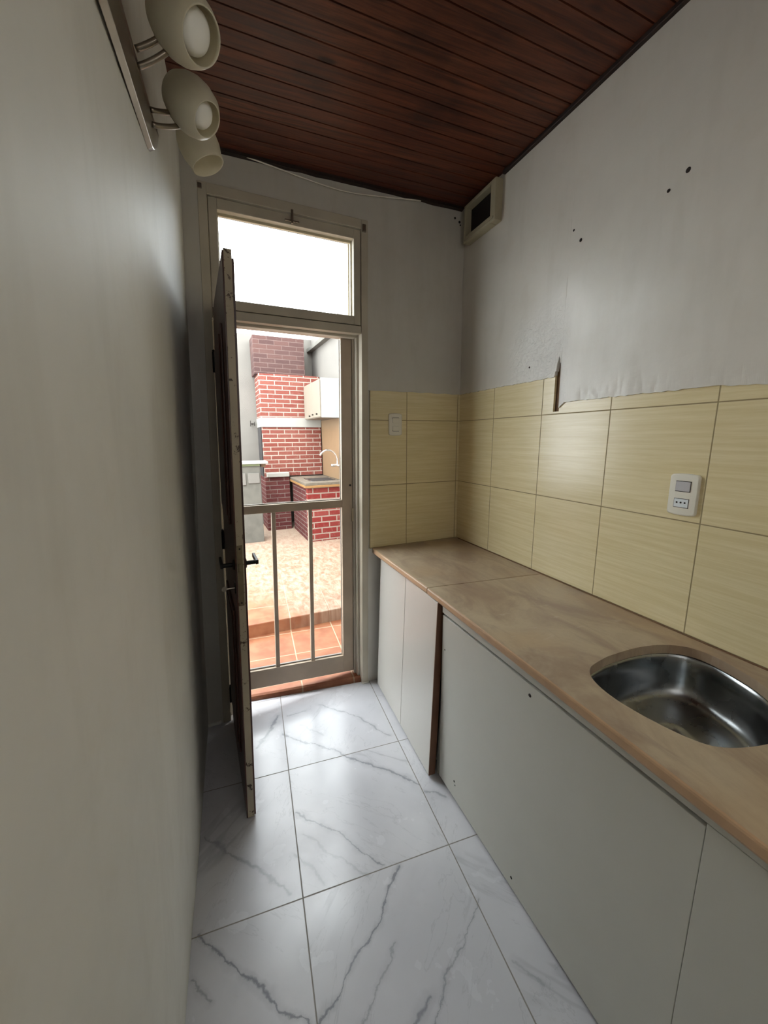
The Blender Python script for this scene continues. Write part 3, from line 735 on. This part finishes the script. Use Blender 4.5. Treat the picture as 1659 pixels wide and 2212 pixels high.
q = MB(f1); q.box((-.022, .009, -.042), (.022, .0135, -.014), (1, 1, 1)); so_ = q.build('socket', M_plastic_b, p1, bevel=.001)
q = MB(f1); q.box((-.0235, .010, -.0435), (.0235, .0116, -.0125)); q.build('socket_gap', M_screw, p1)
for k in (-.0125, 0, .0125):
    q = MB(f1); q.lathe([(.0030, 0), (.0030, .0008)], (k, .0135, -.026), (0, 1, 0), 10); q.build('pin_hole', M_dark, so_)
bx = BK(1.045, -.002, 1.648)
f2 = plate_fn(bx, (cc, ss, 0), nb)
p2 = thing('light_switch', tuple(bx), 'white light switch with two rockers on the tiles beside the door', 'switch')
q = MB(f2); rounded_plate(q, .086, .122, .009); q.build('cover_plate', M_plastic, p2)
for z0 in (.010, -.038):
    q = MB(f2); q.box((-.0215, .008, z0-.0015), (.0215, .0100, z0+.0295)); q.build('rocker_gap', M_screw, p2)
    q = MB(f2); q.box((-.020, .008, z0), (.020, .0135, z0+.028)); q.build('rocker', M_plastic, p2, bevel=.001)

# ------------------------------------------------------------------ ventilation box near the ceiling
v = thing('air_vent', (XR, 2.02, 2.66), 'yellowed square vent frame with dark opening high in the far right corner', 'vent')
q = MB(); y0, y1, z0, z1 = 1.872, 2.158, 2.668, 2.862; X0, X1 = XR-.050, XR-.003
q.box((X0, y0, z0), (X1, y0+.040, z1)); q.box((X0, y1-.018, z0), (X1, y1, z1)); q.box((X0, y0+.04, z0), (X1, y1-.018, z0+.034)); q.box((X0, y0+.04, z1-.018), (X1, y1-.018, z1))
q.build('vent_frame', M_ventw, v, bevel=.003)
q = MB(); q.box((X0-.004, y0+.010, z0+.012), (X0+.004, y1-.01, z0+.022)); q.build('frame_lip', M_ventw, v, bevel=.001)
q = MB(); q.box((XR-.012, y0+.035, z0+.03), (XR-.004, y1-.015, z1-.015)); q.build('vent_backing', M_dark, v)

# ------------------------------------------------------------------ wall light with frosted shades
lt_ = thing('wall_light', (LX(1.0, 2.33), 1.0, 2.33), 'metal bar wall light with frosted glass shades high on the left wall', 'wall light')
q = MB(); zc = 2.338
pts = []
N = 26
for i in range(N+1):
    y = .42+(1.335-.42)*i/N; hh = .060 if y < 1.22 else .060*(max(.12, 1-((y-1.22)/.115)**1.6)*.5+.5)
    sag = 0 if y < 1.22 else .028*((y-1.22)/.115)**1.6
    x = LX(y, zc)+.008; zc = 2.318+.10*(y-1.2)
    pts.append([q.V(x-.008, y, zc+sag-hh), q.V(x+.004, y, zc+sag-hh*.86), q.V(x+.010, y, zc+sag), q.V(x+.004, y, zc+sag+hh*.86), q.V(x-.008, y, zc+sag+hh)])
for A, B in zip(pts, pts[1:]):
    for k in range(4): q.F(A[k], A[k+1], B[k+1], B[k])
    q.F(A[4], A[0], B[0], B[4])
q.F(*pts[0]); q.F(*pts[-1]); q.build('mounting_bar', M_nickel, lt_, bevel=.0015)
q = MB(); q.lathe([(.012, 0), (.012, .022)], (LX(1.0, 2.3)-.006, 1.0, 2.30), (1, 0, 0), 14); q.build('standoff', M_nickel, lt_)
def shade(cx, cy, cz, ax, s=1.0, mouth_disc=True, stem=None, k=0):
    ax = Vector(ax).normalized(); c0 = Vector((cx, cy, cz)); o = c0-ax*.062*s        # crown at o, mouth at o + axis*.13
    prof = [(.016, 0), (.031, .005), (.044, .018), (.054, .040), (.0585, .062), (.0575, .084), (.051, .106), (k, .122)]
    inner = [(r-.003, h) for r, h in prof[::-1]]; inner[-1] = (.010, .004)
    q = MB(); q.lathe([(r*s, h*s) for r, h in prof]+[((k-.0015)*s, .1235*s)]+[(r*s, h*s) for r, h in inner], o, ax, 40, caps=False)
    so = q.build('lamp_shade', M_shade, lt_, smooth=True)
    q = MB(); q.lathe([(.0, -.014), (.013, -.012), (.017, -.002), (.017, .010), (.014, .024), (.0, .026)], o, ax, 24); q.build('lamp_holder', M_nickel, so, smooth=True)
    if mouth_disc:  # added white body makes the mouth read as a lit disc
        q = MB(); q.lathe([(0.012, .02), (.014, .034), (.026, .052), (k-.010, .072), (k-.006, .090), (k-.009, .106), (k-.020, .118), (0, .122)], o, ax, 32, caps=False); q.build('mouth_disc', M_mouth_disc, so, smooth=True)
    if stem:
        sy, dz = stem; b0 = Vector((LX(sy, 2.33)+.016, sy, 2.335+dz))
        for off in (.016, -.014):
            a = b0+Vector((0, 0, off)); e_ = o-ax*.008+Vector((-.004, 0, off*.4)); mid = Vector((c0.x-.040, c0.y+.050, 2.285+off))
            e_ = Vector((c0.x-.030, c0.y+.016, c0.z-.030+off)); mid = (a+e_)/2+Vector((0, 0, -.006)); P = [((1-t)**2)*a+2*t*(1-t)*mid+t*t*e_ for t in [i/10 for i in range(11)]]
            q = MB(); q.tube(P, .0058, 10); q.build('arm', M_nickel, lt_, smooth=True)
shade(-.018, 1.03, 2.388, (.58, -.52, -.62), 1.02, True, (1.06, -.01), .043)
shade(-.017, 1.235, 2.386, (.60, -.42, -.66), 1.0, True, (1.215, -.012), .038)
shade(-.008, 1.475, 2.448, (.40, -.02, -.90), 1.0, False, None, .049)
shade(-.014, .80, 2.390, (.55, -.45, -.68), 1.0, True, (.85, -.01), .045)

# ------------------------------------------------------------------ thin white cable under the ceiling
P = []
for u, z in ((.19, 2.842), (.30, 2.838), (.447, 2.826), (.568, 2.815), (.708, 2.806), (.807, 2.808), (.91, 2.819), (1.045, 2.836), (1.158, 2.852), (1.22, 2.858)): P.append(EX(u, -.016, z))
PP = []
for i in range(len(P)-1):
    p0, p1, p2, p3 = P[max(i-1, 0)], P[i], P[i+1], P[min(i+2, len(P)-1)]
    for j in range(5):
        t = j/5; PP.append(.5*((2*p1)+(-p0+p2)*t+(2*p0-5*p1+4*p2-p3)*t*t+(-p0+3*p1-3*p2+p3)*t**3))
q = MB(); q.tube(PP, .0032, 8); tag(q.build('cable', M_plastic, smooth=True), 'thin white cable sagging under the ceiling above the door', 'cable')

# ------------------------------------------------------------------ the patio outside
# threshold: front edge follows the floor tiles
q = MB(); A0, A1 = (-.105, 2.282), (.712, 2.200)
th = [q.V(*A0, 0), q.V(*A1, 0), q.V(.74, 2.60, 0), q.V(-.13, 2.60, 0)]
def up(p, z, dy=0): return q.V(p[0], p[1]+dy, z)
prof_ = [(0, 0), (.0, .016), (.006, .028), (.018, .036)]
R = []
for (px, py) in (A0, A1): R.append([q.V(px, py+dy, z-.002) for dy, z in prof_])
for k in range(3): q.F(R[0][k], R[1][k], R[1][k+1], R[0][k+1])
e0 = q.V(-.13, 2.60, .034); e1 = q.V(.74, 2.60, .034); q.F(R[0][3], R[1][3], e1, e0); q.F(th[0], th[1], R[1][0], R[0][0])
q.F(th[1], th[2], e1, *R[1][::-1]); q.F(th[0], th[3], e0, *R[0][::-1])
q.build('trim_6', M_terra, kind='structure')
q = MB(); q.box((-1.2, 2.60, -.10), (1.80, 3.06, .034)); q.build('floor_landing', M_terra, kind='structure', bevel=.004)
q = MB(EX); q.box((-1.6, .86, -.10), (2.0, 5.0, .140), (1, 1, 1)); q.build('floor_patio', M_patio, kind='structure', bevel=.008)
q = MB(EX); q.box((-1.6, 4.60, 0), (2.1, 4.75, 3.165), (8, 1, 8)); q.build('wall_patio_back', M_concrete, kind='structure')
q = MB(EX); q.box((1.78, .125, 0), (1.95, 4.62, 3.20)); q.build('wall_patio_right', M_concrete, kind='structure', loc=EX(1.86, 2.4, 0))
q = MB(EX); q.box((1.70, 2.4, 2.96), (1.785, 4.60, 3.02)); q.build('trim_7', M_block, kind='structure', bevel=.004)
q = MB(EX); q.box((-1.75, .125, 0), (-1.6, 4.62, .9)); q.build('wall_patio_left', M_concrete, kind='structure')  # unseen wall, kept low to let sky light reach the doorway

# brick barbecue
bq = thing('brick_barbecue', EX(1.2, 4.3, .14), 'tall red brick barbecue with chimney standing against the far patio wall', 'barbecue')
q = MB(EX); q.box((.80, 4.20, 2.52), (1.56, 4.58, 3.07)); q.build('chimney', M_brick_old, bq, bevel=.006, label='sooty dark brick chimney')
q = MB(EX); q.box((.84, 4.12, 1.880), (1.762, 4.58, 2.52)); q.build('hood', M_brick, bq, bevel=.004)
q = MB(EX); q.box((.832, 4.10, 1.740), (1.764, 4.59, 1.882)); q.build('mantel', M_whitep, bq, bevel=.004, label='white painted mantel band')
q = MB(EX); q.box((.845, 4.12, .985), (1.762, 4.16, 1.742)); q.box((1.60, 4.16, .985), (1.762, 4.58, 1.742)); q.box((.845, 4.50, .985), (1.60, 4.58, 1.742)); q.build('firebox', M_brick, bq, bevel=.004)
q = MB(EX); q.box((.83, 4.165, .99), (.846, 4.50, 1.735)); q.build('side_opening', M_opening, bq)  # flat black panel stands in for the firebox's open side
q = MB(EX); q.box((.87, 4.02, .985), (1.205, 4.12, 1.045)); q.build('ledge', M_whitep, bq, bevel=.004)
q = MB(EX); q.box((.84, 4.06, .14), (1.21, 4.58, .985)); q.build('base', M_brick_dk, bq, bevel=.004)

# outdoor sink counter along the right patio wall
oc = thing('outdoor_counter', EX(1.5, 3.5, .14), 'red brick sink counter along the right side of the patio', 'counter')
q = MB(EX); q.box((1.255, 3.10, .14), (1.775, 3.18, .905)); q.build('end_wall', M_brick_red, oc, bevel=.004, label='bright red brick end')
q = MB(EX); q.box((1.25, 3.18, .14), (1.33, 4.05, .905)); q.build('side_wall', M_brick_dk, oc, bevel=.004)  # darker brick puts the shade of this side into its colour
q = MB(EX); q.box((1.22, 3.06, .935), (1.766, 4.085, .975)); q.build('countertop', M_mirrorstone, oc, bevel=.006)
q = MB(EX); q.box((1.215, 3.055, .905), (1.766, 4.08, .936)); q.build('countertop_edge', M_yellowst, oc, bevel=.004)
q = MB(EX); q.box((1.34, 3.22, .970), (1.74, 3.66, .979)); q.box((1.34, 3.22, .975), (1.36, 3.66, .984)); q.build('sink_rim', M_steel, oc, bevel=.003)
q = MB(EX); q.box((1.37, 3.25, .9785), (1.71, 3.63, .981)); q.build('sink_shade_plate', M_dark, oc)  # flat dark plate paints the shade inside the sink
q = MB(EX); q.box((1.768, 3.0, .98), (1.781, 4.10, 1.845)); q.build('tile_splashback', M_tan, bpy.data.objects['wall_patio_right'], label='tan tiles behind the outdoor counter')

# faucet
fa = thing('faucet', EX(1.72, 3.25, 1.2), 'chrome swan neck faucet over the outdoor sink counter', 'faucet')
q = MB(EX); P = []
u0 = 1.735; r = .135
for i in range(6): P.append((u0, 3.22, 1.20+.05*i/5+.0))
for i in range(1, 15):
    a = math.radians(0+150*i/14); P.append((u0-r+r*math.cos(a), 3.22, 1.25+r*1.15*math.sin(a)))
q.tube(P, [.013]*len(P), 10); q.build('spout', M_chrome, fa, smooth=True)
q = MB(EX); q.lathe([(.016, 0), (.02, .02), (.02, .12), (.012, .14)], (1.64, 3.22, 1.19), (1, 0, 0), 14); q.lathe([(.010, 0), (.010, .05)], (u0, 3.21, 1.185), (0, -1, 0), 10); q.build('tap_body', M_chrome, fa, smooth=True)

# hanging wall cabinet outside
wc = thing('wall_cabinet', EX(1.62, 3.6, 1.84), 'beige and white wall cabinet hung above the outdoor counter', 'cabinet')
q = MB(EX); q.box((1.505, 3.13, 1.850), (1.775, 4.05, 2.355)); q.build('body', M_beige, wc, bevel=.003)
q = MB(EX); q.box((1.50, 3.115, 1.845), (1.778, 3.13, 2.36)); q.build('end_panel', M_whitemetal, wc, bevel=.002, label='white end panel')
for k in range(2):
    q = MB(EX); q.box((1.490, 3.16+k*.445, 1.86), (1.504, 3.595+k*.445, 2.345)); dd_ = q.build('door', M_beige, wc, bevel=.002)
    for d in ((3.30, 3.52), (3.70,))[k]:
        z = 1.90 if k == 0 else 1.89
        q = MB(EX); q.lathe([(.006, 0), (.010, .012), (.013, .02), (0, .026)], (1.490, d, z), (-1, 0, 0), 12); q.build('knob', M_screw, dd_)

# small shelf block at the left
sb2 = thing('garden_bench', EX(.6, 3.5, .14), 'grey block stand with white slab top left of the barbecue', 'stand')
q = MB(EX); q.box((.20, 3.38, 1.232), (.800, 3.72, 1.262)); q.build('slab', M_whitep, sb2, bevel=.003)
q = MB(EX); q.box((.20, 3.40, 1.205), (.690, 3.70, 1.232)); q.build('painted_edge', M_green, sb2)
q = MB(EX); q.box((.20, 3.42, .14), (.690, 3.70, 1.205)); q.build('block_base', M_block, sb2, bevel=.004)
q = MB(EX); q.box((.53, 3.405, .97), (.68, 3.421, 1.11)); q.box((.42, 3.405, .95), (.50, 3.421, 1.11)); q.build('niche', M_concrete, sb2, bevel=.004)
q = MB(EX); q.box((.715, 3.50, 1.18), (.78, 3.60, 1.232)); q.build('bracket', M_tan, sb2, bevel=.003)
# valve on the far wall
q = MB(EX); q.tube([(.76, 4.60, 1.80), (.76, 4.52, 1.80)], .012, 8); q.box((.725, 4.515, 1.793), (.795, 4.530, 1.807)); q.box((.725, 4.51, 1.76), (.735, 4.53, 1.85)); q.box((.785, 4.51, 1.77), (.795, 4.53, 1.83))
tag(q.build('valve', M_screw), 'small metal valve on the grey patio wall left of the barbecue', 'valve')
for o in bpy.data.objects:
    if '_abs' in o: del o['_abs']
